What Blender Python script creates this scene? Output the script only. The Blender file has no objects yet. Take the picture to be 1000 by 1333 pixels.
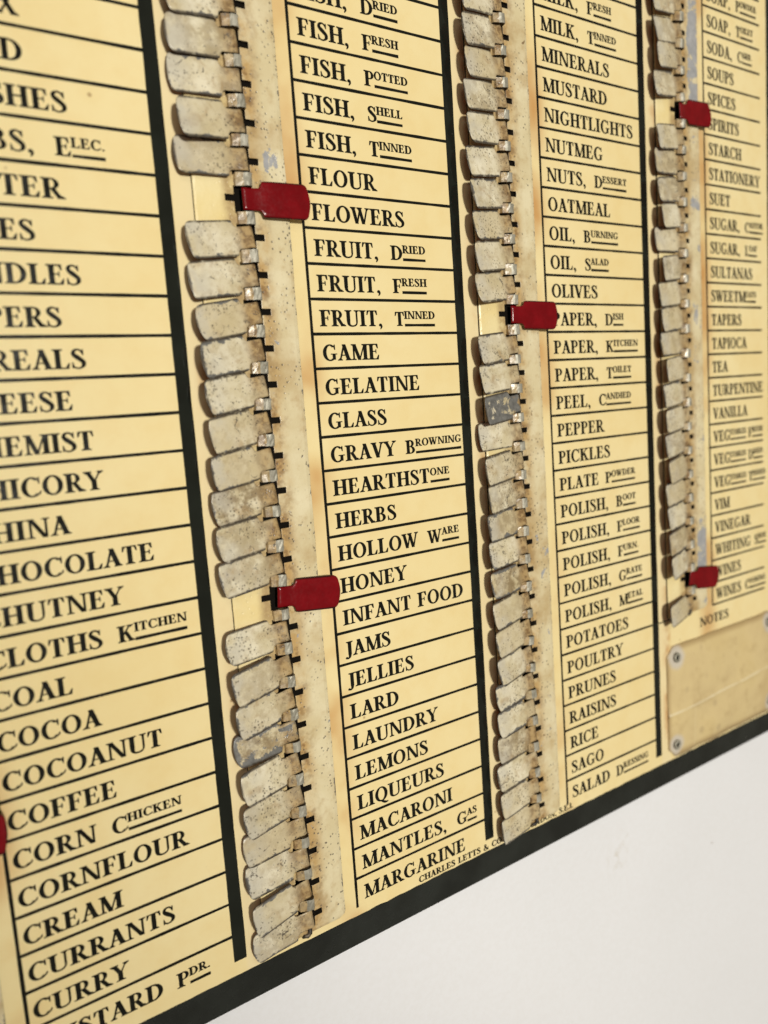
import bpy, bmesh, math, random
from mathutils import Matrix, Vector, noise
C = bpy.context.scene
COL = C.collection
S = 0.0055            # one ruled row of the board, in metres: all sizes below are in rows
W = 9.7804            # distance from one printed column to the next, in rows
random.seed(7)

# ------------------------------------------------------------------ camera
cam_d = bpy.data.cameras.new('camera'); cam = bpy.data.objects.new('camera', cam_d); COL.objects.link(cam)
C.camera = cam
R = ((0.81161311, -0.06940224, 0.58005818), (-0.13126749, -0.98919304, 0.06531449), (0.56925654, -0.12915287, -0.81195229))
pos = Vector((-12.52321688, 15.82002898, 20.85748174)) * S
m = Matrix(((R[0][0], -R[1][0], -R[2][0], pos.x), (R[0][1], -R[1][1], -R[2][1], pos.y), (R[0][2], -R[1][2], -R[2][2], pos.z), (0, 0, 0, 1)))
cam.matrix_world = m
cam_d.sensor_fit = 'VERTICAL'; cam_d.sensor_height = 36.0; cam_d.sensor_width = 27.0
cam_d.lens = 1066.633 / 1333 * 36
cam_d.clip_start = 0.005; cam_d.clip_end = 20
cam_d.dof.use_dof = True; cam_d.dof.focus_distance = 25.5 * S; cam_d.dof.aperture_fstop = 16.0
cam_d.dof.aperture_blades = 0

# ------------------------------------------------------------------ world: a dim room
w = bpy.data.worlds.new('World'); C.world = w; w.use_nodes = True
bg = w.node_tree.nodes['Background']; bg.inputs[0].default_value = (1.0, 0.84, 0.62, 1); bg.inputs[1].default_value = 0.15

def area(name, loc, target, size, energy, color):
    l = bpy.data.lights.new(name, 'AREA'); l.shape = 'DISK'; l.size = size; l.energy = energy; l.color = color
    o = bpy.data.objects.new(name, l); COL.objects.link(o); o.location = loc
    o.rotation_euler = (Vector(target) - Vector(loc)).to_track_quat('-Z', 'Y').to_euler()
    return o
CEN = (4 * S, 14 * S, 0)
sl = bpy.data.lights.new('shaped_ceiling_light', 'SPOT'); sl.energy = 84; sl.color = (1.0, .965, .87); sl.shadow_soft_size = .085   # ceiling light; cone edge shaped to imitate a shadow at the board's lower left
sl.spot_size = math.radians(28); sl.spot_blend = .04
so_ = bpy.data.objects.new('shaped_ceiling_light', sl); COL.objects.link(so_); so_.location = (-.20, .22, 1.5)
so_.rotation_euler = (Vector((.268, .153, 0)) - so_.location).to_track_quat('-Z', 'Y').to_euler()
area('side_fill', (-0.55, 0.75, 1.1), CEN, 0.5, 1.6, (1.0, 0.95, 0.88))  # added fill light without a known source
C.view_settings.view_transform = 'Standard'; C.view_settings.look = 'None'
C.view_settings.exposure = 0.0; C.view_settings.gamma = 1.0

# ------------------------------------------------------------------ node helpers
class NT:
    def __init__(s, name):
        s.m = bpy.data.materials.new(name); s.m.use_nodes = True; s.t = s.m.node_tree; s.p = s.t.nodes['Principled BSDF']
    def n(s, typ, **kw):
        nd = s.t.nodes.new(typ)
        for k, v in kw.items():
            if k.startswith('i_'):
                key = k[2:]; key = int(key) if key.isdigit() else key.replace('_', ' ')
                s.set(nd.inputs[key], v)
            else: setattr(nd, k, v)
        return nd
    def set(s, sock, v):
        if isinstance(v, bpy.types.NodeSocket): s.t.links.new(v, sock)
        else: sock.default_value = v
    def math(s, op, a, b=None, c=None, clamp=False):
        nd = s.t.nodes.new('ShaderNodeMath'); nd.operation = op; nd.use_clamp = clamp
        s.set(nd.inputs[0], a)
        if b is not None: s.set(nd.inputs[1], b)
        if c is not None: s.set(nd.inputs[2], c)
        return nd.outputs[0]
    def coords(s, scale=1.0 / S, rnd=True):
        tc = s.n('ShaderNodeTexCoord').outputs['Object']
        v = s.n('ShaderNodeVectorMath', operation='SCALE'); s.set(v.inputs[0], tc); v.inputs['Scale'].default_value = scale
        raw = v.outputs[0]
        if not rnd: return raw, raw
        oi = s.n('ShaderNodeObjectInfo').outputs['Random']
        off = s.math('MULTIPLY', oi, 371.0)
        cb = s.n('ShaderNodeCombineXYZ'); s.set(cb.inputs[0], off); s.set(cb.inputs[1], s.math('MULTIPLY', oi, -173.0)); s.set(cb.inputs[2], off)
        a = s.n('ShaderNodeVectorMath', operation='ADD'); s.set(a.inputs[0], raw); s.set(a.inputs[1], cb.outputs[0])
        return raw, a.outputs[0]
    def noise(s, vec, scale, detail=3, rough=.55, dist=0.0):
        nd = s.n('ShaderNodeTexNoise'); s.set(nd.inputs['Vector'], vec); nd.inputs['Scale'].default_value = scale
        nd.inputs['Detail'].default_value = detail; nd.inputs['Roughness'].default_value = rough; nd.inputs['Distortion'].default_value = dist
        return nd.outputs['Fac']
    def ramp(s, v, lo, hi, a=0.0, b=1.0, smooth=True):
        nd = s.n('ShaderNodeMapRange'); nd.interpolation_type = 'SMOOTHSTEP' if smooth else 'LINEAR'
        s.set(nd.inputs[0], v); s.set(nd.inputs[1], lo); s.set(nd.inputs[2], hi); s.set(nd.inputs[3], a); s.set(nd.inputs[4], b)
        return nd.outputs[0]
    def mix(s, f, a, b):
        nd = s.n('ShaderNodeMix', data_type='RGBA'); s.set(nd.inputs[0], f)
        s.set(nd.inputs[6], a if isinstance(a, bpy.types.NodeSocket) else (*a, 1)); s.set(nd.inputs[7], b if isinstance(b, bpy.types.NodeSocket) else (*b, 1))
        return nd.outputs[2]
    def bump(s, h, strength, dist=0.02):
        nd = s.n('ShaderNodeBump'); nd.inputs['Strength'].default_value = strength; nd.inputs['Distance'].default_value = dist * S
        s.set(nd.inputs['Height'], h); s.set(s.p.inputs['Normal'], nd.outputs[0])
    def xyz(s, v):
        nd = s.n('ShaderNodeSeparateXYZ'); s.set(nd.inputs[0], v); return nd.outputs
    def prop(s, name):
        return s.n('ShaderNodeAttribute', attribute_type='OBJECT', attribute_name=name).outputs['Fac']
    def fin(s, col=None, rough=None, metal=None):
        if col is not None: s.set(s.p.inputs['Base Color'], col if isinstance(col, bpy.types.NodeSocket) else (*col, 1))
        if rough is not None: s.set(s.p.inputs['Roughness'], rough)
        if metal is not None: s.set(s.p.inputs['Metallic'], metal)
        return s.m

# ------------------------------------------------------------------ materials
def mat_sheet():
    t = NT('cream_enamel'); raw, _ = t.coords(rnd=False); x = t.xyz(raw)
    n1 = t.noise(raw, .16, 3); n2 = t.noise(raw, 1.1, 4, .6); n3 = t.noise(raw, 9, 3)
    c = t.mix(t.ramp(n1, .3, .7), (.835, .685, .355), (.865, .735, .415))
    c = t.mix(t.ramp(n2, .35, .8, 0, .35), c, (.77, .57, .235))
    # rust creeping out from beside the metal strips, and a paler lane left of them
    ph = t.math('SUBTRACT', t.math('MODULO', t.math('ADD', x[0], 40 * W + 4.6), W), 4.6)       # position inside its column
    near = t.math('SUBTRACT', 1.0, t.ramp(t.math('ABSOLUTE', t.math('ADD', ph, .33)), .05, .95))
    streak = t.ramp(t.noise(raw, .28, 3, .5), .40, .72)
    c = t.mix(t.math('MULTIPLY', near, t.math('MULTIPLY', streak, .95)), c, (.56, .28, .085))
    sp = t.ramp(t.noise(raw, .8, 5, .7, 1.2), .68, .78)
    c = t.mix(t.math('MULTIPLY', t.math('POWER', near, 2.5), t.math('MULTIPLY', sp, .8)), c, (.16, .075, .03))
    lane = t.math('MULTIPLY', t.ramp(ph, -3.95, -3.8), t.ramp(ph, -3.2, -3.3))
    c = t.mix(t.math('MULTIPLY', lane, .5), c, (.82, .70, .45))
    lrust = t.ramp(t.noise(raw, .33, 4, .6), .50, .68)
    c = t.mix(t.math('MULTIPLY', t.math('MULTIPLY', t.ramp(ph, -3.8, -3.35), t.ramp(ph, -3.0, -3.2)), t.math('MULTIPLY', lrust, .95)), c, (.52, .25, .075))
    # foxing specks and faint handling marks
    vo = t.n('ShaderNodeTexVoronoi', feature='F1'); t.set(vo.inputs['Vector'], raw); vo.inputs['Scale'].default_value = .95
    dots = t.math('MULTIPLY', t.ramp(vo.outputs['Distance'], .07, .03), t.ramp(t.noise(raw, .9, 1), .56, .6))
    c = t.mix(t.math('MULTIPLY', dots, .65), c, (.30, .17, .07))
    sm = t.ramp(t.noise(raw, .5, 5, .7, .8), .66, .80, 0, .45)
    c = t.mix(sm, c, (.55, .42, .22))
    t.bump(t.math('ADD', t.math('MULTIPLY', n3, .4), t.noise(raw, 1.3, 2)), .25, .03)
    t.p.inputs['IOR'].default_value = 1.5
    return t.fin(c, t.ramp(n2, .3, .8, .14, .27))
def mat_ink(name, col, lo=.10, hi=.26):
    t = NT(name); raw, _ = t.coords(rnd=False)
    n = t.noise(raw, 2.2, 4, .65); n2 = t.noise(raw, .5, 3)
    vo = t.n('ShaderNodeTexVoronoi', feature='F1'); t.set(vo.inputs['Vector'], raw); vo.inputs['Scale'].default_value = 1.7
    dust = t.math('MULTIPLY', t.ramp(vo.outputs['Distance'], .055, .03), t.ramp(t.noise(raw, 1.3, 1), .55, .58))
    c = t.mix(t.ramp(n2, .35, .7), col, tuple(k * 1.6 for k in col))
    c = t.mix(t.math('MULTIPLY', dust, .55), c, (.30, .29, .26))
    t.bump(t.noise(raw, 1.6, 3), .25, .03)
    return t.fin(c, t.ramp(n, .3, .75, lo, hi))
def mat_tab():
    t = NT('worn_cream_tab'); raw, v = t.coords(); x = t.xyz(raw)
    rnd = t.n('ShaderNodeObjectInfo').outputs['Random']
    n1 = t.noise(v, 1.1, 4, .6); n2 = t.noise(v, 4.5, 4, .65); n3 = t.noise(v, 14, 3, .6)
    c = t.mix(t.ramp(n1, .3, .7), (.60, .52, .335), (.80, .74, .575))
    c = t.mix(t.ramp(rnd, .25, 1, 0, .6), c, (.53, .43, .245))
    c = t.mix(t.math('MULTIPLY', t.prop('dirt_shade'), t.ramp(t.noise(v, 2.6, 5, .7), .38, .58)), c, (.20, .135, .065))
    c = t.mix(t.ramp(n2, .45, .72, 0, .6), c, (.42, .335, .195))
    blot = t.ramp(t.noise(v, 1.7, 4, .6, .5), .55, .72, 0, .55)
    c = t.mix(blot, c, (.38, .255, .12))
    # greyer rubbed paint at the outer end
    ge = t.math('MULTIPLY', t.ramp(x[0], .9, 1.9), t.ramp(t.noise(v, 1.5, 3), .35, .65, 0, .8))
    c = t.mix(ge, c, (.55, .52, .44))
    # brown grime on the neck
    nk = t.math('MULTIPLY', t.ramp(x[0], .65, .15), t.ramp(n1, .3, .6, .3, .95))
    c = t.mix(nk, c, t.mix(t.ramp(n2, .4, .6), (.44, .30, .135), (.20, .115, .045)))
    # pits in the paint
    vo = t.n('ShaderNodeTexVoronoi', feature='F1'); t.set(vo.inputs['Vector'], v); vo.inputs['Scale'].default_value = 10.5
    dens = t.ramp(t.noise(v, .9, 2), .38, .62, .05, 1.15)
    pit = t.math('MULTIPLY', t.ramp(vo.outputs['Distance'], t.math('MULTIPLY', dens, .46), 0.0), t.ramp(n3, .40, .50))
    c = t.mix(t.math('MULTIPLY', pit, .95), c, (.06, .045, .03))
    fl = t.ramp(t.noise(v, 3.4, 6, .75, 1.5), .605, .645)
    c = t.mix(t.math('MULTIPLY', fl, .9), c, (.10, .085, .07))
    # paint worn off to grey metal: along the rim and, with the 'wear' property, across the face
    ex = t.math('SUBTRACT', 1.93, x[0]); ey = t.math('SUBTRACT', .485, t.math('ABSOLUTE', x[1]))
    e = t.math('MINIMUM', ex, ey)
    ew = t.math('ADD', t.ramp(e, 0.0, .24, .34, 0.0), t.prop('wear'))
    chip = t.ramp(t.math('ADD', t.noise(v, 2.4, 5, .7, .6), ew), .83, .87)
    cg = t.mix(t.noise(v, 7, 3), (.05, .05, .05), (.27, .265, .25))
    c = t.mix(chip, c, cg)
    edge = t.ramp(e, .075, .02, 0, .92)
    c = t.mix(t.math('MULTIPLY', edge, t.ramp(n2, .25, .5)), c, (.075, .06, .045))
    h = t.math('SUBTRACT', t.math('ADD', t.math('MULTIPLY', n3, .35), n2), t.math('ADD', t.math('MULTIPLY', pit, .8), t.math('MULTIPLY', chip, .7)))
    t.bump(h, .28, .03)
    return t.fin(c, t.ramp(n2, .3, .8, .22, .44))
def mat_red():
    t = NT('dark_red_enamel'); raw, v = t.coords(); x = t.xyz(raw)
    n = t.noise(v, 2.0, 4); n2 = t.noise(v, 11, 3)
    c = t.mix(t.ramp(n, .35, .7), (.15, .001, .004), (.195, .002, .006))
    t.p.inputs['Specular IOR Level'].default_value = .42
    e = t.math('MINIMUM', t.math('SUBTRACT', 1.93, x[0]), t.math('SUBTRACT', .485, t.math('ABSOLUTE', x[1])))
    c = t.mix(t.math('MULTIPLY', t.ramp(e, .055, .01), t.ramp(t.noise(v, 5, 3), .3, .5)), c, (.035, .006, .006))
    c = t.mix(t.ramp(t.noise(v, 3.2, 5, .7, .8), .70, .72, 0, .8), c, (.05, .012, .01))
    t.bump(t.math('ADD', n, t.math('MULTIPLY', n2, .2)), .25, .04)
    return t.fin(c, t.ramp(n2, .3, .7, .16, .24))
def mat_rim():
    t = NT('darkened_tin_edge'); raw, v = t.coords()
    n = t.noise(v, 5, 4, .7)
    c = t.mix(t.ramp(n, .38, .62), (.014, .011, .008), (.12, .095, .065))
    return t.fin(c, .5, .3)
def mat_plate():
    t = NT('worn_cream_strip'); raw, _ = t.coords(rnd=False); x = t.xyz(raw)
    ph = t.math('SUBTRACT', t.math('MODULO', t.math('ADD', x[0], 40 * W + 4.6), W), 4.6)
    n1 = t.noise(raw, .7, 4, .6); n2 = t.noise(raw, 3.2, 5, .65); n3 = t.noise(raw, 12, 3)
    c = t.mix(t.ramp(n1, .3, .7), (.66, .565, .345), (.76, .68, .465))
    c = t.mix(t.ramp(n2, .5, .8, 0, .6), c, (.50, .37, .18))
    hinge = t.math('MULTIPLY', t.ramp(ph, -.95, -1.5), t.ramp(t.noise(raw, 1.1, 4, .65), .36, .58, .25, 1))
    c = t.mix(hinge, c, t.mix(t.ramp(n2, .45, .62), (.52, .345, .145), (.27, .155, .06)))
    c = t.mix(t.ramp(t.noise(raw, 1.9, 4, .6, .4), .685, .72, 0, .85), c, (.13, .065, .03))
    c = t.mix(t.ramp(t.noise(raw, .4, 5, .65), .46, .68, 0, .65), c, (.47, .33, .15))
    vo = t.n('ShaderNodeTexVoronoi', feature='F1'); t.set(vo.inputs['Vector'], raw); vo.inputs['Scale'].default_value = 7.0
    pit = t.math('MULTIPLY', t.ramp(vo.outputs['Distance'], .30, .1), t.ramp(t.noise(raw, 1.1, 3), .44, .58))
    c = t.mix(t.math('MULTIPLY', pit, .85), c, (.09, .07, .05))
    # dark chips along the right rim
    rim = t.ramp(t.math('ABSOLUTE', t.math('ADD', ph, .50)), .13, .0, 0, .17)
    ch = t.ramp(t.math('ADD', t.noise(raw, 3.0, 5, .75, 1.0), rim), .70, .74)
    c = t.mix(t.math('MULTIPLY', ch, .9), c, (.13, .12, .11))
    # big rubbed patches of bare grey tin on the right lane; more of them on the last strip
    lane = t.math('MULTIPLY', t.ramp(ph, -1.35, -1.05), t.ramp(x[0], 14.0, 16.0, .0, .07))
    far = t.ramp(x[1], 24.5, 27.5, 0, .12)
    zone = t.math('ADD', t.math('MULTIPLY', t.ramp(x[0], 14, 15), far), t.math('MULTIPLY', t.ramp(t.math('ABSOLUTE', t.math('SUBTRACT', x[1], 8.7)), 1.4, .5, 0, .20), t.ramp(x[0], 15, 16)))
    z3 = t.math('MULTIPLY', t.math('MULTIPLY', t.ramp(t.math('ABSOLUTE', t.math('SUBTRACT', x[1], 9.6)), 1.9, .6, 0, .09), t.ramp(x[0], 3, 4)), t.ramp(x[0], 11, 10))
    z2 = t.math('MULTIPLY', t.math('MULTIPLY', t.ramp(t.math('ABSOLUTE', t.math('SUBTRACT', x[1], 22.7)), .6, .1, 0, .15), t.ramp(x[0], -3, -2)), t.ramp(x[0], 2, 1))
    lft = t.ramp(ph, -1.35, -1.1)
    bare = t.ramp(t.math('ADD', t.math('ADD', t.noise(raw, 1.05, 6, .68, .5), lane), t.math('MULTIPLY', lft, t.math('ADD', t.math('ADD', zone, z3), z2))), .66, .69)
    c = t.mix(bare, c, t.mix(t.noise(raw, 4, 3), (.22, .225, .24), (.50, .50, .51)))
    # the left half, shielded by the tabs, stays cleaner and yellower
    c = t.mix(t.ramp(ph, -2.0, -2.1, 0, .9), c, t.mix(t.ramp(n1, .3, .7), (.84, .68, .32), (.87, .75, .42)))
    lg = t.math('MULTIPLY', t.math('MULTIPLY', t.ramp(ph, -2.62, -2.3), t.ramp(ph, -1.9, -2.0)), t.ramp(n2, .25, .6, .3, 1))
    c = t.mix(lg, c, (.43, .30, .14))
    h = t.math('SUBTRACT', t.math('ADD', n2, t.math('MULTIPLY', n3, .3)), t.math('ADD', t.math('MULTIPLY', pit, .7), t.math('MULTIPLY', bare, .5)))
    t.bump(h, .45, .035)
    return t.fin(c, t.ramp(n2, .3, .8, .26, .46))
def mat_metal():
    t = NT('bare_tin'); raw, v = t.coords()
    n = t.noise(v, 3, 4, .6); n2 = t.noise(v, 12, 3)
    c = t.mix(t.ramp(n, .35, .7), (.30, .285, .23), (.45, .43, .36))
    c = t.mix(t.ramp(n2, .55, .75, 0, .7), c, (.16, .12, .08))
    t.bump(n2, .2, .02)
    return t.fin(c, t.ramp(n, .3, .7, .42, .55), .35)
def mat_recess_shade():  # near-black colour standing for the shade in slots and grommet holes
    t = NT('painted_recess_shade'); raw, _ = t.coords(rnd=False)
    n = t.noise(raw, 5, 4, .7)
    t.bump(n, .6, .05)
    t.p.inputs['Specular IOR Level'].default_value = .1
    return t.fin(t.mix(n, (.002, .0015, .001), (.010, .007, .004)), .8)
def mat_table():
    t = NT('white_painted_tabletop'); raw, _ = t.coords(rnd=False)
    n1 = t.noise(raw, .05, 3); n2 = t.noise(raw, .9, 4); n3 = t.noise(raw, 6, 4, .6)
    c = t.mix(t.ramp(n1, .35, .65), (.78, .79, .83), (.81, .82, .865))
    c = t.mix(t.ramp(n3, .3, .7, 0, .10), c, (.60, .57, .54))
    vo = t.n('ShaderNodeTexVoronoi', feature='F1'); t.set(vo.inputs['Vector'], raw); vo.inputs['Scale'].default_value = .55
    dot = t.math('MULTIPLY', t.ramp(vo.outputs['Distance'], .035, .015), t.ramp(t.noise(raw, .6, 1), .52, .55))
    c = t.mix(t.math('MULTIPLY', dot, .75), c, (.25, .18, .12))
    sc = t.ramp(t.noise(raw, 1.0, 6, .75, 2.5), .735, .76, 0, .28)
    c = t.mix(sc, c, (.50, .47, .43))
    # one brown scuff beside the board
    d = t.n('ShaderNodeVectorMath', operation='DISTANCE'); t.set(d.inputs[0], raw); d.inputs[1].default_value = (13.2, -3.3, -.26)
    sx = t.math('MULTIPLY', t.ramp(d.outputs['Value'], 1.3, .2), t.ramp(t.noise(raw, 1.2, 5, .7, 1.5), .50, .68))
    c = t.mix(t.math('MULTIPLY', sx, .5), c, (.50, .42, .28))
    t.bump(t.math('ADD', n2, t.math('MULTIPLY', n3, .5)), .18, .05)
    return t.fin(c, .42)
def mat_film():
    t = NT('yellowed_celluloid'); raw, _ = t.coords(rnd=False); x = t.xyz(raw)
    n1 = t.noise(raw, .35, 4, .6, .4); n2 = t.noise(raw, 1.4, 5, .65); n3 = t.noise(raw, 8, 3)
    c = t.mix(t.ramp(n1, .3, .7), (.64, .50, .25), (.75, .61, .34))
    c = t.mix(t.ramp(n1, .40, .75, 0, .75), c, (.46, .33, .15))
    c = t.mix(t.ramp(n2, .5, .75, 0, .5), c, (.42, .30, .14))
    ex = t.math('MINIMUM', t.math('SUBTRACT', x[0], 16.1), t.math('SUBTRACT', 24.4, x[0]))
    ey = t.math('MINIMUM', t.math('SUBTRACT', x[1], -.05), t.math('SUBTRACT', 4.75, x[1]))
    c = t.mix(t.ramp(t.math('MINIMUM', ex, ey), .30, 0, 0, .6), c, (.30, .19, .08))
    for gx, gy, r in ((16.62, .42, .55), (16.75, 4.28, .62), (24.0, .42, .55), (23.95, 4.3, .6)):
        d = t.n('ShaderNodeVectorMath', operation='DISTANCE'); t.set(d.inputs[0], raw); d.inputs[1].default_value = (gx, gy, .1)
        c = t.mix(t.ramp(t.math('ADD', d.outputs['Value'], t.math('MULTIPLY', n2, .25)), r + .14, r - .12, 0, .85), c, (.58, .54, .48))
    vo = t.n('ShaderNodeTexVoronoi', feature='F1'); t.set(vo.inputs['Vector'], raw); vo.inputs['Scale'].default_value = .9
    c = t.mix(t.ramp(vo.outputs['Distance'], .22, .08, 0, .35), c, (.33, .25, .15))
    # scuffed crease where the notes paper behind is folded
    cr = t.math('ABSOLUTE', t.math('SUBTRACT', x[1], t.math('MULTIPLY_ADD', x[0], .045, 1.1)))
    c = t.mix(t.math('MULTIPLY', t.ramp(cr, .07, .01, 0, .8), t.ramp(n2, .3, .5)), c, (.80, .70, .48))
    cv = t.math('ABSOLUTE', t.math('SUBTRACT', x[0], 17.9))
    c = t.mix(t.math('MULTIPLY', t.ramp(cv, .06, .01, 0, .5), t.math('MULTIPLY', t.ramp(x[1], 1.9, 1.7), .5)), c, (.80, .68, .42))
    t.bump(t.math('ADD', n2, t.math('MULTIPLY', n3, .2)), .3, .05)
    return t.fin(c, t.ramp(n2, .3, .7, .16, .34))
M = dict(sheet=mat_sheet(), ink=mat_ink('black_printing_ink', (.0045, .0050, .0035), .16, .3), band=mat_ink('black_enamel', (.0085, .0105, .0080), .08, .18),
         frame=mat_ink('black_enamel_border', (.0135, .0155, .0140), .2, .34), tab=mat_tab(), red=mat_red(), rim=mat_rim(), plate=mat_plate(),
         metal=mat_metal(), recess_shade=mat_recess_shade(), table=mat_table(), film=mat_film())

# ------------------------------------------------------------------ object helpers
def link(name, me, mats, parent=None):
    for k in mats: me.materials.append(M[k])
    o = bpy.data.objects.new(name, me); COL.objects.link(o)
    if parent: o.parent = parent
    return o
def mesh(name, verts, faces, fm=None, smooth=False):
    me = bpy.data.meshes.new(name); me.from_pydata([(a * S, b * S, c * S) for a, b, c in verts], [], faces)
    if fm: me.polygons.foreach_set('material_index', fm)
    if smooth: me.polygons.foreach_set('use_smooth', [True] * len(faces))
    me.update(); return me
def bevel(o, wdt, seg=2, ang=40):
    b = o.modifiers.new('bevel', 'BEVEL'); b.width = wdt * S; b.segments = seg; b.limit_method = 'ANGLE'; b.angle_limit = math.radians(ang)
def prism(name, pts, z0, z1, mats, parent=None):
    n = len(pts); v = [(x, y, z1) for x, y in pts] + [(x, y, z0) for x, y in pts]
    f = [tuple(range(n)), tuple(range(2 * n - 1, n - 1, -1))] + [(i, n + i, n + (i + 1) % n, (i + 1) % n) for i in range(n)]
    me = mesh(name, v, f); bm = bmesh.new(); bm.from_mesh(me); bmesh.ops.recalc_face_normals(bm, faces=bm.faces); bm.to_mesh(me); bm.free()
    return link(name, me, mats, parent)
def rrect(x0, y0, x1, y1, r, n=6):
    P = []
    for cx, cy, a in ((x1 - r, y1 - r, 0), (x0 + r, y1 - r, 90), (x0 + r, y0 + r, 180), (x1 - r, y0 + r, 270)):
        for i in range(n + 1):
            q = math.radians(a + 90 * i / n); P.append((cx + r * math.cos(q), cy + r * math.sin(q)))
    return P

# ------------------------------------------------------------------ tabletop (setting)
top = prism('tabletop', rrect(-110, -95, 110, 125, 4), -6, -.26, ['table']); top['kind'] = 'structure'; bevel(top, .4)

# ------------------------------------------------------------------ the board
board = bpy.data.objects.new('shopping_list_board', None); COL.objects.link(board); board.empty_display_size = .02
board['label'] = 'cream and black tin shopping reminder board with hinged tabs, flat on the white tabletop'
board['category'] = 'board'
TOP = 34; X0, X1, Y0, Y1 = -15.5, 25.55, -1.24, 36.2
back = prism('border', rrect(X0, Y0, X1, Y1, .5), -.25, -.012, ['frame'], board); bevel(back, .07, 3)
# cream sheet, its edge slightly uneven
def wav(s): return .035 * noise.noise(Vector((s * .6, 3.1, 0))) + .02 * noise.noise(Vector((s * 3, 1, 0)))
pts = []
k = 160
x0, x1, y0, y1 = -14.3, 24.3, -.22, 35.1
for i in range(k): pts.append((x0 + (x1 - x0) * i / k, y0 + wav(i) - (.03 if 0 else 0)))
for i in range(k): pts.append((x1 + wav(i + 50), y0 + (y1 - y0) * i / k))
for i in range(k): pts.append((x1 - (x1 - x0) * i / k, y1 + wav(i + 99)))
for i in range(k): pts.append((x0 + wav(i + 130), y1 - (y1 - y0) * i / k))
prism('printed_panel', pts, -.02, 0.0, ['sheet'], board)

COLS = {1: (-W, 0), 2: (0, 0), 3: (W, 0), 4: (2 * W, 6)}
# black dividing bands (left of the metal strips)
for c in (2, 3, 4):
    u = COLS[c][0]; a, b = u - 4.27, u - 3.88
    L = [(a + .012 * noise.noise(Vector((a, i * 1.7, 0))), .2 + i * .5) for i in range(68)]
    Rr = [(b + .02 * noise.noise(Vector((b, i * 2.3, 0))), .2 + i * .5) for i in range(68)]
    prism('dividing_band', L + Rr[::-1], -.01, .006, ['band'], board)

# ruled lines, one mesh per printed column
def strip(p, q, hw, z, V, F, seg=8):
    dx, dy = q[0] - p[0], q[1] - p[1]; l = math.hypot(dx, dy); nx, ny = -dy / l, dx / l
    b = len(V)
    for i in range(seg + 1):
        t = i / seg; x, y = p[0] + dx * t, p[1] + dy * t; h = hw * (1 + .22 * noise.noise(Vector((x * 1.7, y * 1.7, 2))))
        V += [(x + nx * h, y + ny * h, z), (x - nx * h, y - ny * h, z)]
    for i in range(seg): F.append((b + 2 * i, b + 2 * i + 1, b + 2 * i + 3, b + 2 * i + 2))
for c, (u, r0) in COLS.items():
    V, F = [], []
    strip((u, r0 + (.04 if c < 4 else -.03)), (u, 34.6), .047, .004, V, F, 140)
    for n in range(r0 if c == 4 else 1, 35):
        strip((u + .03, n), (u + (5.54 if c < 4 else 4.2), n), .043, .005 + .0004 * (n % 2), V, F, 14)
    if c == 4: strip((u - 3.85, 5.98), (u - 2.95, 5.98), .028, .004, V, F)
    link('ruled_lines', mesh('ruled_lines', V, [f[::-1] for f in F]), ['ink'], board)

# ------------------------------------------------------------------ lettering
ST, HL = .192, .08
def g_rect(x0, y0, x1, y1): return [(x0, y0), (x1, y0), (x1, y1), (x0, y1)]
def serif(x, base=True, w=ST, e=.105, e2=None):
    e2 = e if e2 is None else e2; a, b = x - w / 2 - e, x + w / 2 + e2
    P = [(a, 0), (b, 0), (b, .042), (x + w / 2 + .02, .075), (x + w / 2, .13), (x - w / 2, .13), (x - w / 2 - .02, .075), (a, .042)]
    return P if base else [(px, 1 - py) for px, py in P][::-1]
def stem(x, y0=0, y1=1, foot=True, head=True, w=ST):
    o = [g_rect(x - w / 2, y0 + (.1 if foot else 0), x + w / 2, y1 - (.1 if head else 0))]
    if foot: o.append(serif(x, True, w))
    if head: o.append(serif(x, False, w))
    return o
def diag(xb, xt, w, y0=0, y1=1): return [(xb - w / 2, y0), (xb + w / 2, y0), (xt + w / 2, y1), (xt - w / 2, y1)]
def ring(cx, cy, rx, ry, tx, ty, a0, a1, n=14):
    o = []
    for i in range(n):
        q = []
        for a, k in ((a0 + (a1 - a0) * i / n, 0), (a0 + (a1 - a0) * (i + 1) / n, 0), (a0 + (a1 - a0) * (i + 1) / n, 1), (a0 + (a1 - a0) * i / n, 1)):
            a = math.radians(a); q.append((cx + (rx - k * tx) * math.cos(a), cy + (ry - k * ty) * math.sin(a)))
        o.append(q)
    return o
def stroke(P, n=4):
    pts = []
    Q = [P[0]] + P + [P[-1]]
    for i in range(1, len(Q) - 2):
        for j in range(n):
            t = j / n
            pts.append(tuple(.5 * (2 * Q[i][k] + (Q[i + 1][k] - Q[i - 1][k]) * t + (2 * Q[i - 1][k] - 5 * Q[i][k] + 4 * Q[i + 1][k] - Q[i + 2][k]) * t * t + (3 * Q[i][k] - Q[i - 1][k] - 3 * Q[i + 1][k] + Q[i + 2][k]) * t ** 3) for k in range(3)))
    pts.append(P[-1]); E = []
    for i, (x, y, w_) in enumerate(pts):
        a = pts[max(0, i - 1)]; b = pts[min(len(pts) - 1, i + 1)]; l = math.hypot(b[0] - a[0], b[1] - a[1]) or 1
        nx, ny = -(b[1] - a[1]) / l * w_ / 2, (b[0] - a[0]) / l * w_ / 2
        E.append(((x + nx, y + ny), (x - nx, y - ny)))
    return [[E[i][0], E[i][1], E[i + 1][1], E[i + 1][0]] for i in range(len(E) - 1)]
def disk(x, y, r, n=10): return [(x + r * math.cos(i * 2 * math.pi / n), y + r * math.sin(i * 2 * math.pi / n)) for i in range(n)]
def arm(x0, x1, y, h=.06): return g_rect(x0, y - h / 2, x1, y + h / 2)
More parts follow.
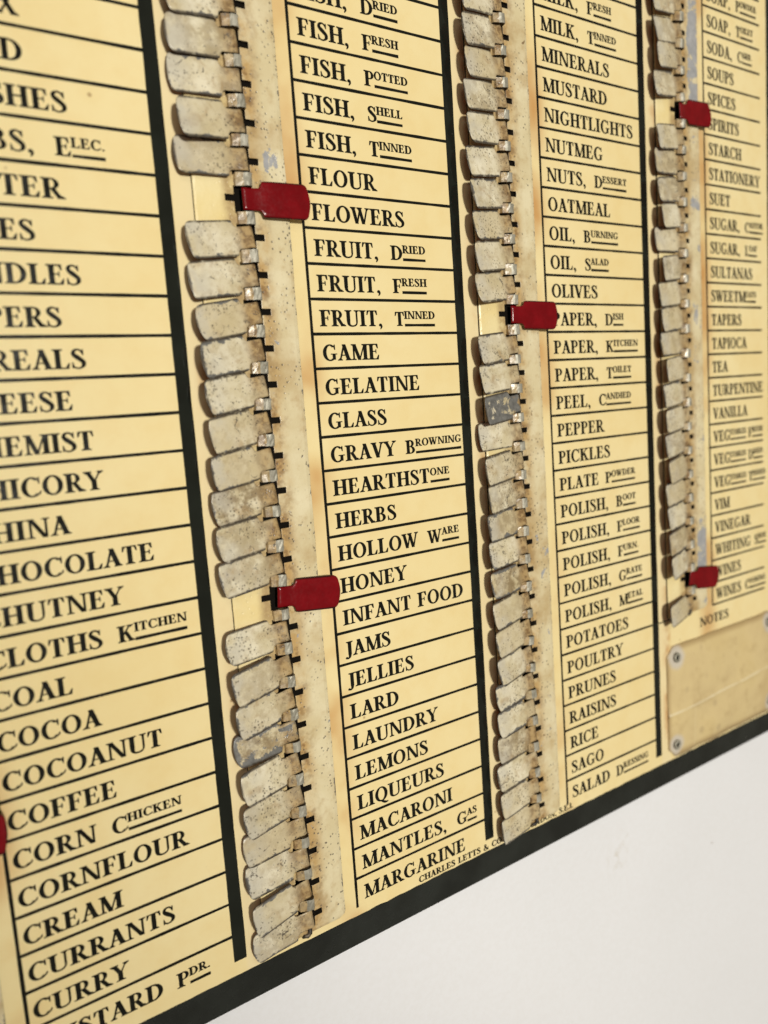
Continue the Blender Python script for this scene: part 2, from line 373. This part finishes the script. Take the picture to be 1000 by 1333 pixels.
def armT(x1): return [arm(.2, x1, .975), [(x1 - .11, .955), (x1, .955), (x1 + .015, .72), (x1 - .02, .72)]]
def armB(x1): return [arm(.2, x1, .0245), [(x1 - .13, .045), (x1, .0), (x1 + .04, .29), (x1 + .005, .29)]]
def bowlP(): return ring(.37, .735, .27, .265, .155, .055, -90, 90, 12) + [arm(.2, .37, .972, .055), arm(.2, .37, .497, .055)]
G = {
 'A': (.80, [diag(.13, .385, .08), diag(.635, .375, .20), arm(.2, .58, .32, .05), serif(.13, True, .08, .10), serif(.635, True, .17, .09)]),
 'B': (.78, stem(.2) + ring(.37, .755, .25, .245, .162, .07, -90, 90, 12) + ring(.39, .27, .29, .27, .175, .07, -90, 90, 12) + [arm(.2, .38, .975), arm(.2, .39, .52, .05), arm(.2, .4, .024)]),
 'C': (.82, ring(.44, .5, .395, .52, .185, .075, 48, 312, 20) + [[(.66, .90), (.715, 1.0), (.745, 1.0), (.745, .66), (.72, .66)], ] + stroke([(.68, .12, .075), (.74, .18, .05), (.77, .27, .035)])),
 'D': (.88, stem(.2) + ring(.36, .5, .45, .5, .19, .07, -90, 90, 16) + [arm(.2, .37, .975), arm(.2, .37, .024)]),
 'E': (.74, stem(.2) + armT(.60) + armB(.63) + [arm(.2, .50, .52, .05), g_rect(.475, .39, .505, .65)]),
 'F': (.68, stem(.2) + armT(.60) + [arm(.2, .48, .50, .05), g_rect(.46, .37, .49, .63)]),
 'G': (.90, ring(.44, .5, .395, .52, .185, .075, 48, 305, 20) + [[(.66, .90), (.715, 1.0), (.745, 1.0), (.745, .68), (.72, .68)], g_rect(.60, .06, .76, .40), arm(.50, .86, .41, .045)]),
 'H': (.90, stem(.2) + stem(.69) + [arm(.2, .69, .505, .07)]),
 'I': (.42, stem(.2)),
 'J': (.46, stem(.27, .12, 1, False, True) + stroke([(.27, .14, .17), (.24, -.04, .12), (.14, -.13, .075), (.05, -.11, .05)]) + [disk(.06, -.08, .07)]),
 'K': (.86, stem(.2) + [diag(.27, .62, .08, .42, 1), diag(.66, .40, .18, 0, .60), serif(.66, True, .17, .09), serif(.63, False, .08, .11)]),
 'L': (.70, stem(.2) + armB(.61)),
 'M': (1.04, stem(.16, w=.08) + stem(.86) + [diag(.50, .19, .18, .0, 1), diag(.50, .82, .06, .0, 1)]),
 'N': (.92, stem(.16, w=.08) + stem(.76, foot=False, w=.08) + [diag(.71, .19, .18, 0, 1)]),
 'O': (.90, ring(.44, .5, .40, .52, .18, .072, 0, 360, 28)),
 'P': (.70, stem(.2) + bowlP()),
 'Q': (.90, ring(.44, .5, .40, .52, .18, .072, 0, 360, 28) + stroke([(.38, .06, .05), (.52, -.06, .13), (.70, -.18, .13), (.86, -.16, .04)])),
 'R': (.82, stem(.2) + bowlP() + [diag(.67, .40, .18, 0, .50), serif(.68, True, .16, .05, .09)]),
 'S': (.64, stroke([(.50, .76, .04), (.43, .92, .07), (.29, .985, .075), (.15, .91, .12), (.13, .76, .15), (.24, .62, .20), (.38, .48, .19), (.50, .34, .17), (.50, .16, .14), (.37, .03, .07), (.24, .015, .07), (.12, .10, .05), (.08, .26, .04)]) + [g_rect(.49, .70, .525, .99), g_rect(.055, .01, .09, .32)]),
 'T': (.74, stem(.36, head=False) + [arm(.06, .66, .972, .056), [(.06, .97), (.16, .97), (.07, .72), (.035, .72)], [(.56, .97), (.66, .97), (.685, .72), (.65, .72)]]),
 'U': (.88, stem(.2, .3, 1, False, True) + stem(.71, .3, 1, False, True, .08) + stroke([(.2, .32, .175), (.215, .16, .16), (.30, .04, .10), (.45, .005, .075), (.60, .05, .075), (.69, .16, .062), (.71, .32, .08)])),
 'V': (.80, [diag(.41, .16, .20), diag(.41, .66, .075), serif(.16, False, .17, .09), serif(.66, False, .08, .10)]),
 'W': (1.14, [diag(.34, .14, .17), diag(.36, .56, .07), diag(.74, .52, .17), diag(.76, .98, .07), serif(.14, False, .16, .08), serif(.98, False, .06, .10), serif(.52, False, .16, .075)]),
 'X': (.84, [diag(.66, .18, .20), diag(.14, .66, .075), serif(.68, True, .16, .08), serif(.16, False, .16, .08), serif(.13, True, .06, .09), serif(.67, False, .06, .09)]),
 'Y': (.80, [diag(.40, .15, .18, .45, 1), diag(.41, .68, .06, .45, 1), serif(.15, False, .17, .09), serif(.68, False, .06, .10)] + stem(.40, 0, .5, True, False)),
 ',': (.34, [disk(.13, .07, .09)] + stroke([(.16, .08, .12), (.19, -.04, .09), (.12, -.19, .03)])),
 '.': (.30, [disk(.13, .08, .085)]),
 '&': (.92, stroke([(.80, .48, .04), (.70, .22, .075), (.48, .02, .08), (.22, .03, .12), (.12, .24, .15), (.22, .46, .10), (.44, .66, .07), (.46, .86, .10), (.34, .96, .075), (.22, .84, .13), (.30, .62, .15), (.50, .30, .20), (.72, .03, .16), (.84, .02, .05)])),
 ' ': (.42, []),
}
def adv(txt): return sum(G[ch][0] for ch in txt)
def put(txt, x, y, h, sx, V, F, fat=.015):
    zi = 0; put_(txt, x, y, h, sx, V, F, .0)
    put_(txt, x + fat, y, h, sx, V, F, .0002)
    return put_(txt, x + fat / 2, y + fat * .6, h, sx, V, F, .0004)
def put_(txt, x, y, h, sx, V, F, dz):
    zi = 0
    for ch in txt:
        wd, polys = G[ch]
        for P in polys:
            b = len(V); z = .006 + dz + .0006 * (zi % 7); zi += 1
            ar = sum(P[i][0] * P[(i + 1) % len(P)][1] - P[(i + 1) % len(P)][0] * P[i][1] for i in range(len(P)))
            if ar < 0: P = P[::-1]
            for px, py in P: V.append((x + px * h * sx, y + py * h, z))
            F.append(tuple(range(b, b + len(P))))
        x += wd * h * sx
    return x
# (row, word, raised capital and small capitals after it, right end of the word in rows, start and end of the second word)
T1 = [(26, 'BORAX'), (25, 'BREAD')]
# rows are counted from the foot of the board
E1 = ['CUSTARD|P|DR.', 'CURRY', 'CURRANTS', 'CREAM', 'CORNFLOUR', 'CORN|C|HICKEN', 'COFFEE', 'COCOANUT', 'COCOA', 'COAL', 'CLOTHS|K|ITCHEN', 'CHUTNEY', 'CHOCOLATE', 'CHINA', 'CHICORY', 'CHEMIST', 'CHEESE', 'CEREALS', 'CAPERS', 'CANDLES', 'CAKES', 'BUTTER', 'BULBS,|E|LEC.', 'BRUSHES', 'BREAD', 'BORAX']
E2 = ['MARGARINE', 'MANTLES,|G|AS', 'MACARONI', 'LIQUEURS', 'LEMONS', 'LAUNDRY', 'LARD', 'JELLIES', 'JAMS', 'INFANT FOOD', 'HONEY', 'HOLLOW|W|ARE', 'HERBS', 'HEARTHST||ONE', 'GRAVY|B|ROWNING', 'GLASS', 'GELATINE', 'GAME', 'FRUIT,|T|INNED', 'FRUIT,|F|RESH', 'FRUIT,|D|RIED', 'FLOWERS', 'FLOUR', 'FISH,|T|INNED', 'FISH,|S|HELL', 'FISH,|P|OTTED', 'FISH,|F|RESH', 'FISH,|D|RIED']
E3 = ['SALAD|D|RESSING', 'SAGO', 'RICE', 'RAISINS', 'PRUNES', 'POULTRY', 'POTATOES', 'POLISH,|M|ETAL', 'POLISH,|G|RATE', 'POLISH,|F|URN.', 'POLISH,|F|LOOR', 'POLISH,|B|OOT', 'PLATE|P|OWDER', 'PICKLES', 'PEPPER', 'PEEL,|C|ANDIED', 'PAPER,|T|OILET', 'PAPER,|K|ITCHEN', 'PAPER,|D|ISH', 'OLIVES', 'OIL,|S|ALAD', 'OIL,|B|URNING', 'OATMEAL', 'NUTS,|D|ESSERT', 'NUTMEG', 'NIGHTLIGHTS', 'MUSTARD', 'MINERALS', 'MILK,|T|INNED', 'MILK,|F|RESH']
E4 = ['WINES|C|OOKING', 'WINES', 'WHITING|S|HOE', 'VINEGAR', 'VIM', 'VEG|*ETABLES|T|INNED', 'VEG|*ETABLES|D|RIED', 'VEG|*ETABLES|F|RESH', 'VANILLA', 'TURPENTINE', 'TEA', 'TAPIOCA', 'TAPERS', 'SWEETM||EATS', 'SULTANAS', 'SUGAR,|L|OAF', 'SUGAR,|C|ASTOR', 'SUET', 'STATIONERY', 'STARCH', 'SPIRITS', 'SPICES', 'SOUPS', 'SODA,|C|ARB.', 'SOAP,|T|OILET', 'SOAP,|P|OWDER', 'SOAP,|H|ARD']
SX = {1: 1.275, 2: 1.275, 3: 1.275, 4: 1.11}
def small(txt, x, y, sx, V, F):
    x2 = put(txt, x, y + .215, .235, sx * 1.09, V, F, .015)
    V2, F2 = [], []
    strip((x + .02, y + .025), (x2 - .02, y + .025),   .042, .0065, V2, F2, 6)
    b = len(V); V += V2; F += [tuple(b + i for i in f)[::-1] for f in F2]
    return x2
def entry(c, n, txt):
    u = COLS[c][0]; V, F = [], []; sx = SX[c] * random.uniform(.99, 1.01) * {'BUTTER': 1.085, 'BRUSHES': 1.035, 'BREAD': 1.03}.get(txt, 1)
    p = txt.split('|'); x = put(p[0], u + (.285 if c > 1 else .21 if n > 20 else .13), n + .22, .465, sx, V, F); y = n + .225
    p = p[1:]
    if p and p[0].startswith('*'):
        x = small(p[0][1:], x - .02, y, sx * .86, V, F); p = p[1:]; x += -.12
    if p:
        if p[0] == '': x = small(p[1], x - .01, y, sx, V, F)
        else:
            x += (.36 if c < 4 else .30) + (0.06 if ',' in txt else 0)
            x = put(p[0], x, y, .425, sx, V, F); small(p[1], x - .03, y, sx * .99, V, F)
    o = link('lettering', mesh('lettering', V, F), ['ink'], board)
for c, E in ((1, E1), (2, E2), (3, E3), (4, E4)):
    for i, t_ in enumerate(E): entry(c, i + COLS[c][1], t_)
V, F = [], []; put('NOTES', 18.58, 5.2, .40, 1.40, V, F); link('lettering', mesh('lettering', V, F), ['ink'], board)
imp = 'CHARLES LETTS & CO. LTD., LONDON, S.E.1.'
G['1'] = (.42, stem(.2, head=False) + [[(.05, .8), (.2, .98), (.2, .9), (.05, .77)]])
V, F = [], []; put(imp, 2.46, -.15, .215, 7.62 / (adv(imp) * .215), V, F, .014); link('lettering', mesh('lettering', V, F), ['ink'], board)

# ------------------------------------------------------------------ hinge plates with their slots
HX = -1.85            # hinge axis, from the column's left rule
RP = .07              # tongues sit on v = n + RP
def hinge_plate(c):
    u, r0 = COLS[c]
    us = [-3.31, -3.24, -2.42, -2.15, -1.61, -1.34, -.95, -.62, -.49]
    vs = [r0 + .03, r0 + .12]; top_v = 34.6
    for n in range(r0, 34): vs += [n + .215, n + .52, n + .69, n + .925]
    vs += [34.5, top_v]
    rnd = random.Random(c)
    def zz(x, y): return .105 + .018 * noise.noise(Vector((x * .7 + c * 9, y * .45, 0)))
    V, F, idx = [], [], {}
    def hole(i, j):
        a, b = (us[i] + us[i + 1]) / 2, (vs[j] + vs[j + 1]) / 2
        if b < r0 + .2 or b > 34: return False
        fr = b - math.floor(b)
        return (-2.15 < a < -1.61 and .215 < fr < .925) or (-2.42 < a < -1.34 and .52 < fr < .69)
    def corner(i, j):          # rounded outer corners and edge
        x, y = us[i], vs[j]
        if i in (0, len(us) - 1) and j in (0, len(vs) - 1): x += .10 * (1 if i == 0 else -1); y += .05 * (1 if j == 0 else -1)
        x += .012 * noise.noise(Vector((i * 3.3, j * 1.7, c)))
        if j == 0 and i == len(us) - 1: x -= .08
        if j == 0 and i == len(us) - 2: x -= .14
        if j == 1 and i == len(us) - 1: x -= .05
        return x, y
    def vid(i, j, k):
        if (i, j, k) not in idx:
            x, y = corner(i, j); edge = i in (0, len(us) - 1) or j in (0, len(vs) - 1)
            idx[(i, j, k)] = len(V); V.append((u + x, y, (zz(x, y) - (.03 if edge else 0)) if k else .012))
        return idx[(i, j, k)]
    cells = {(i, j) for i in range(len(us) - 1) for j in range(len(vs) - 1) if not hole(i, j)}
    fm = []
    for i, j in cells:
        F.append((vid(i, j, 1), vid(i + 1, j, 1), vid(i + 1, j + 1, 1), vid(i, j + 1, 1))); fm.append(0)
        for di, dj, a, b in ((-1, 0, (0, 1), (0, 0)), (1, 0, (1, 0), (1, 1)), (0, -1, (0, 0), (1, 0)), (0, 1, (1, 1), (0, 1))):
            if (i + di, j + dj) not in cells:
                p, q = (i + a[0], j + a[1]), (i + b[0], j + b[1])
                F.append((vid(*p, 1), vid(*p, 0), vid(*q, 0), vid(*q, 1))); fm.append(1)
    o = link('hinge_plate', mesh('hinge_plate', V, F, fm), ['plate', 'rim'], board); bevel(o, .022, 2, 50)
    # near-black strip that paints the shade inside the slots
    prism('slot_shade_strip', g_rect(u - 2.6, r0 + .15, u - 1.2, 34.3), .001, .009, ['recess_shade'], board)
    return o
def tongue_mesh(k):
    rnd = random.Random(90 + k)
    P = [(-.28, .095), (-.265, .20), (-.13, .255), (-.07, .285), (-.01, .32), (.06, .33), (.13, .325), (.18, .29), (.215, .20), (.23, .095)]
    V, F, fm = [], [], []
    h = .158 + rnd.uniform(-.01, .015); n = len(P); ys = (-h, -h * .35, h * .35, h)
    for y in ys:
        for j, (x, z) in enumerate(P): V.append((x + .012 * rnd.uniform(-1, 1), y + .008 * rnd.uniform(-1, 1), z + .008 * rnd.uniform(-1, 1)))
    for y in (-h, h):
        for x, z in P: V.append((x, y, z - .07 if 0 < P.index((x, z)) < n - 1 else z - .07))
    for r in range(3):
        for j in range(n - 1):
            F.append((r * n + j, r * n + j + 1, (r + 1) * n + j + 1, (r + 1) * n + j)); fm.append(0 if j >= 3 else 1)
    for r, b, fl in ((0, 4, 1), (3, 5, 0)):
        for j in range(n - 1):
            q = (r * n + j, b * n + j, b * n + j + 1, r * n + j + 1); F.append(q if fl else q[::-1]); fm.append(2)
    me = mesh('tongue', V, F, fm, False)
    for m_ in ('metal', 'tab', 'rim'): me.materials.append(M[m_])
    return me
TM = [tongue_mesh(k) for k in range(6)]
plates = {}
for c in COLS:
    plates[c] = hinge_plate(c); u, r0 = COLS[c]
    for n in range(r0, 34):
        if n == r0: pass
        o = bpy.data.objects.new('tongue', random.choice(TM)); COL.objects.link(o); o.parent = plates[c]
        o.location = ((u + HX) * S, (n + 1 + RP - (0 if n < 33 else .0)) * S, random.uniform(-.01, .01) * S); o.rotation_euler[2] = random.gauss(0, .035); o['dirt_shade'] = .6  # brown dirt plus painted shade on the tongue's cream side
    # small curled foot of the hinge wire below the last tab
    V, F = [], []
    pin = bpy.data.objects.new('hinge_wire', None) if 0 else None

def wire(name, pts, r, mats, parent, n=8):
    V, F = [], []
    P = [Vector(p) for p in pts]
    for i, p in enumerate(P):
        d = (P[min(i + 1, len(P) - 1)] - P[max(i - 1, 0)]).normalized(); s_ = d.cross(Vector((.13, .21, 1))).normalized(); t_ = d.cross(s_)
        for j in range(n):
            a = 2 * math.pi * j / n; V.append(tuple(p + s_ * (r * math.cos(a)) + t_ * (r * math.sin(a))))
    for i in range(len(P) - 1):
        for j in range(n): F.append((i * n + j, i * n + (j + 1) % n, (i + 1) * n + (j + 1) % n, (i + 1) * n + j))
    F += [tuple(range(n))[::-1], tuple(range((len(P) - 1) * n, len(P) * n))]
    return link(name, mesh(name, V, F, None, True), mats, parent)
for c, (u, r0) in COLS.items():
    wire('hinge_wire', [(u + HX + .02, r0 + .25, .14), (u + HX + .02, r0 + .08, .13), (u + HX - .05, r0 - .01, .10), (u + HX - .2, r0 + .03, .06)], .075, ['rim'], plates[c])

# ------------------------------------------------------------------ tabs
LEN = 1.93
def tab_mesh(seed, red):
    """A tab lying along +x from its hinge: neck, shoulders, body with rounded end; cream or red side up."""
    rnd = random.Random(seed)
    L = LEN + rnd.uniform(-.03, .03); HB = .492 + rnd.uniform(-.012, .012); HN = .295
    r = .19 + rnd.uniform(-.05, .05)
    xs = [-.12, -.03, .10, .26, .36, .42, .50, .75, 1.05, 1.35, 1.6]
    st = [(x, HN) for x in xs[:5]] + [(.43, HN + .05), (.475, HB - .015)] + [(x, HB) for x in (.55, .8, 1.1, 1.4)]
    e = .055
    for i in range(9):
        a = math.radians(82 * i / 8); st.append((L - e - r + r * math.sin(a), HB - r + r * math.cos(a)))
    h0 = st[-1][1]; x0 = st[-1][0]
    for q in (.3, .58, .8, .94, 1): st.append((x0 + (L - x0) * q, h0 * math.sqrt(1.02 - q)))
    bend = rnd.uniform(-.02, .05); curl = rnd.uniform(-.03, .05); tw = rnd.uniform(-.03, .03); ph = rnd.uniform(0, 99)
    ny = 10; V, F, fm = [], [], []
    th = .032
    def z(x, y):
        q = max(0, x) / L
        return bend * math.sin(q * math.pi) + curl * max(0, q - .7) ** 2 * 6 + tw * y * q * 1.6 + .018 * noise.noise(Vector((x * 1.4 + ph, y * 2, ph))) + .05 * math.exp(-((x + .02) / .1) ** 2)
    for side in (0, 1):
        for i, (x, hw) in enumerate(st):
            hw *= 1 + .012 * noise.noise(Vector((x * 3, ph, side * 0)))
            for j in range(ny + 1):
                t_ = -1 + 2 * j / ny
                t_ = math.copysign(abs(t_) ** .8, t_)
                y = hw * t_; edge = max(0, (abs(t_) - .9) / .1)
                V.append((x, y, z(x, y) + (0 if side == 0 else -th) - (.012 * edge if side == 0 else 0)))
    N = len(st) * (ny + 1); K = ny + 1
    for i in range(len(st) - 1):
        for j in range(ny):
            a = i * K + j; F.append((a, a + K, a + K + 1, a + 1)); fm.append(0)
            b = N + a; F.append((b, b + 1, b + K + 1, b + K)); fm.append(1)
    def rimq(a, b): F.append((a, b, b + N, a + N)); fm.append(2)
    for i in range(len(st) - 1): rimq((i + 1) * K, i * K); rimq(i * K + ny, (i + 1) * K + ny)
    for j in range(ny): rimq(j, j + 1); rimq((len(st) - 1) * K + j + 1, (len(st) - 1) * K + j)
    me = mesh('tab', V, F, fm); me.polygons.foreach_set('use_smooth', [m_ != 2 for m_ in fm])
    for m_ in (('red', 'tab', 'rim') if red else ('tab', 'red', 'rim')): me.materials.append(M[m_])
    bm = bmesh.new(); bm.from_mesh(me); bmesh.ops.recalc_face_normals(bm, faces=bm.faces); bm.to_mesh(me); bm.free()
    return me
# lift, sag, roll and small shift of the tabs, one by one
POSE = {2:{0:(-0.181,0.096,-0.051,-0.011),1:(0.109,0.146,-0.017,-0.004),2:(-0.06,0.045,0.105,0.004),3:(-0.126,0.099,-0.003,-0.007),4:(0.127,0.128,0.064,-0.015),5:(0.14,0.108,0.077,-0.013),6:(-0.085,0.087,0.046,-0.01),7:(0.19,0.137,0.006,-0.022),8:(0.165,0.158,-0.001,-0.019),9:(0.092,0.074,0.028,-0.012),11:(0.122,0.109,0.052,-0.011),12:(0.124,0.119,0.069,-0.008),13:(0.078,0.127,0.02,-0.014),14:(0.168,0.15,-0.021,-0.019),15:(0.207,0.153,0.004,-0.016),16:(0.216,0.143,0.028,-0.013),17:(0.204,0.149,-0.037,-0.018),18:(0.145,0.172,-0.004,-0.017),19:(0.071,0.116,0.017,-0.008),20:(0.125,0.115,0.063,-0.002),22:(-0.002,0.015,0.08,0.016),23:(0.176,0.105,-0.02,-0.004),24:(-0.216,-0.05,0.005,0.029),25:(0.065,0.073,-0.015,-0.003)},
        3:{0:(0.071,0.094,-0.023,-0.01),1:(0.089,0.11,-0.001,-0.016),2:(0.058,0.106,0.049,-0.006),3:(0.066,0.074,0.004,-0.009),4:(0.112,0.103,0.032,-0.012),5:(0.108,0.116,0.015,-0.011),6:(0.204,0.133,0.04,-0.009),7:(0.186,0.132,0.047,-0.012),8:(0.148,0.138,0.034,-0.008),9:(0.139,0.087,0.033,-0.01),10:(0.135,0.066,0.039,-0.007),11:(0.132,0.095,0.056,-0.008),12:(0.182,0.102,0.031,-0.01),13:(0.158,0.128,0.019,-0.012),14:(0.022,0.041,0.098,0.001),15:(0.222,0.11,0.051,-0.009),16:(0.132,0.09,0.058,-0.006),17:(0.145,0.102,0.053,-0.007),19:(0.144,0.101,0.09,-0.006),20:(0.181,0.111,0.054,-0.008),21:(0.158,0.116,0.064,-0.007),22:(0.18,0.126,0.061,-0.008),23:(0.106,0.107,0.079,-0.005),24:(0.151,0.091,0.025,-0.005),25:(0.116,0.09,0.082,0.001),26:(0.153,0.108,0.069,-0.001),27:(0.159,0.125,0.027,-0.006)},
        4:{6:(0.17,0.16,-0.036,-0.013),8:(0.227,0.145,-0.018,-0.016),9:(0.177,0.139,-0.043,-0.013),10:(0.159,0.104,-0.006,-0.011),11:(0.118,0.122,-0.012,-0.013),12:(0.22,0.155,-0.003,-0.014),13:(0.151,0.132,0.003,-0.013),14:(0.172,0.121,-0.034,-0.014),15:(0.14,0.109,-0.011,-0.011),16:(0.206,0.104,-0.017,-0.012),17:(0.108,0.072,0.018,-0.006),18:(0.136,0.109,0.006,-0.01),19:(0.086,0.113,0.023,-0.01),20:(0.18,0.124,-0.036,-0.013),21:(0.016,0.025,0.058,-0.001),22:(0.192,0.121,0.048,-0.01),23:(0.111,0.114,0.021,-0.01),24:(0.064,0.043,0.037,-0.002),25:(0.133,0.13,0.034,-0.013),27:(0.088,0.14,0.029,-0.011),28:(0.18,0.15,0.001,-0.014),29:(0.129,0.18,0.067,-0.017)}}
FLIP = {1: {6: ('COFFEE', -.09, .10)}, 2: {21: ('FLOWERS', .01, .08), 10: ('HONEY', -.085, .08)}, 3: {18: ('PAPER, DISH', -.03, .12)}, 4: {26: ('SPIRITS', .03, .03), 7: ('WINES', -.12, .04)}}
WEAR = {(3, 15): .36, (2, 6): .29, (2, 17): .09, (3, 11): .12, (3, 9): .12, (2, 8): .03, (2, 7): .05, (2, 1): .05, (2, 0): .03, (3, 5): .09, (3, 4): .08, (2, 14): .03, (2, 24): .05}
DIRT = {(2, 6): .8, (2, 13): .8, (3, 9): .8, (3, 11): .5, (3, 27): .5, (2, 8): .35, (3, 15): .2, (2, 10): 0}
for c, (u, r0) in COLS.items():
    for n in range(r0, 34):
        rnd = random.Random(c * 100 + n); v = n + .575
        red = n in FLIP[c]
        o = bpy.data.objects.new('tab', tab_mesh(c * 100 + n, red)); COL.objects.link(o); o.parent = board
        o.location = ((u + HX) * S, v * S, .215 * S)
        if red:
            word, yaw, th = FLIP[c][n]; o.rotation_euler = (Matrix.Rotation(yaw, 4, 'Z') @ Matrix.Rotation(-th, 4, 'Y') @ Matrix.Rotation(rnd.uniform(-.02, .02), 4, 'X')).to_euler()
            o['label'] = 'dark red face of a tab turned over to point at the word ' + word
        else:
            th, yaw, roll, dv = POSE.get(c, {}).get(n, (rnd.uniform(.05, .2), rnd.gauss(.11, .02), rnd.gauss(.03, .02), 0))
            if (c, n) in ((2, 0), (2, 3)): th = -.02
            if (c, n) == (2, 24): th, yaw = -.03, .03
            th = max(-.012 if n != 2 else .02, th); o.location[1] += dv * S
            Rm = Matrix.Rotation(math.pi + yaw, 4, 'Z') @ Matrix.Rotation(-th, 4, 'Y') @ Matrix.Rotation(roll + .045, 4, 'X')
            o.rotation_euler = Rm.to_euler()
            o['dirt_shade'] = DIRT.get((c, n), max(0, rnd.gauss(.08, .28)))
            o['wear'] = WEAR.get((c, n), rnd.uniform(-.05, .03))
            if (c, n) == (3, 15): o['label'] = 'tab worn to bare dark grey metal'
            if (c, n) == (2, 6): o['label'] = 'tab with blackened end, tucked under its neighbour'

# ------------------------------------------------------------------ notes pocket
V, F = [], []
nx, ny = 60, 36
px0, px1, py0, py1 = 16.12, 24.42, -.12, 4.82
for j in range(ny + 1):
    for i in range(nx + 1):
        a, b = i / nx, j / ny; x = px0 + (px1 - px0) * a; y = py0 + (py1 - py0) * b
        e = min(a * 8, (1 - a) * 8, b * 5, (1 - b) * 5, 1)
        cr = abs(y - (.045 * x + 1.1)); fold = .07 * math.exp(-(cr / .06) ** 2)
        z_ = .06 + .10 * math.sin(min(1, e) * math.pi / 2) + fold + .06 * noise.noise(Vector((x * .5, y * .6, 5)))
        for gx, gy in ((16.62, .42), (16.75, 4.28), (24.0, .42), (23.95, 4.3)):
            z_ -= .07 * math.exp(-((x - gx) ** 2 + (y - gy) ** 2) / .12)
        z_ = max(.03, z_)
        # rounded corners and ragged edge
        cx = min(a, 1 - a); cy = min(b, 1 - b)
        if cx < .05 and cy < .08:
            k_ = (1 - cx / .05) * (1 - cy / .08) * .22
            x += k_ * (1 if a < .5 else -1); y += k_ * (1 if b < .5 else -1)
        if b in (0, 1): y += .05 * noise.noise(Vector((x * .9, b, 7)))
        if a in (0, 1): x += .05 * noise.noise(Vector((a, y * .9, 8)))
        V.append((x, y, z_))
for j in range(ny):
    for i in range(nx):
        q = j * (nx + 1) + i; F.append((q, q + 1, q + nx + 2, q + nx + 1))
pocket = link('notes_pocket', mesh('notes_pocket', V, F, None, True), ['film', 'film'], board)
so = pocket.modifiers.new('solid', 'SOLIDIFY'); so.thickness = .03 * S; so.offset = -1
for gx, gy in ((16.62, .42), (16.75, 4.28), (24.0, .42), (23.95, 4.3)):
    V, F = [], []; na, nb = 28, 10; Rg, rg = .155, .065
    for i in range(na):
        a = 2 * math.pi * i / na
        for j in range(nb):
            b = 2 * math.pi * j / nb; V.append((gx + (Rg + rg * math.cos(b)) * math.cos(a), gy + (Rg + rg * math.cos(b)) * math.sin(a), .13 + .6 * rg * math.sin(b)))
    for i in range(na):
        for j in range(nb): F.append((i * nb + j, ((i + 1) % na) * nb + j, ((i + 1) % na) * nb + (j + 1) % nb, i * nb + (j + 1) % nb))
    gr = link('grommet', mesh('grommet', V, F, None, True), ['metal'], pocket)
    prism('hole', disk(gx, gy, .11, 16), .05, .135, ['recess_shade'], pocket)  # solid dark disc painting the shade inside the grommet
for o in list(COL.objects):
    if o.type == 'MESH' and o.name.split('.')[0] == 'lettering': pass
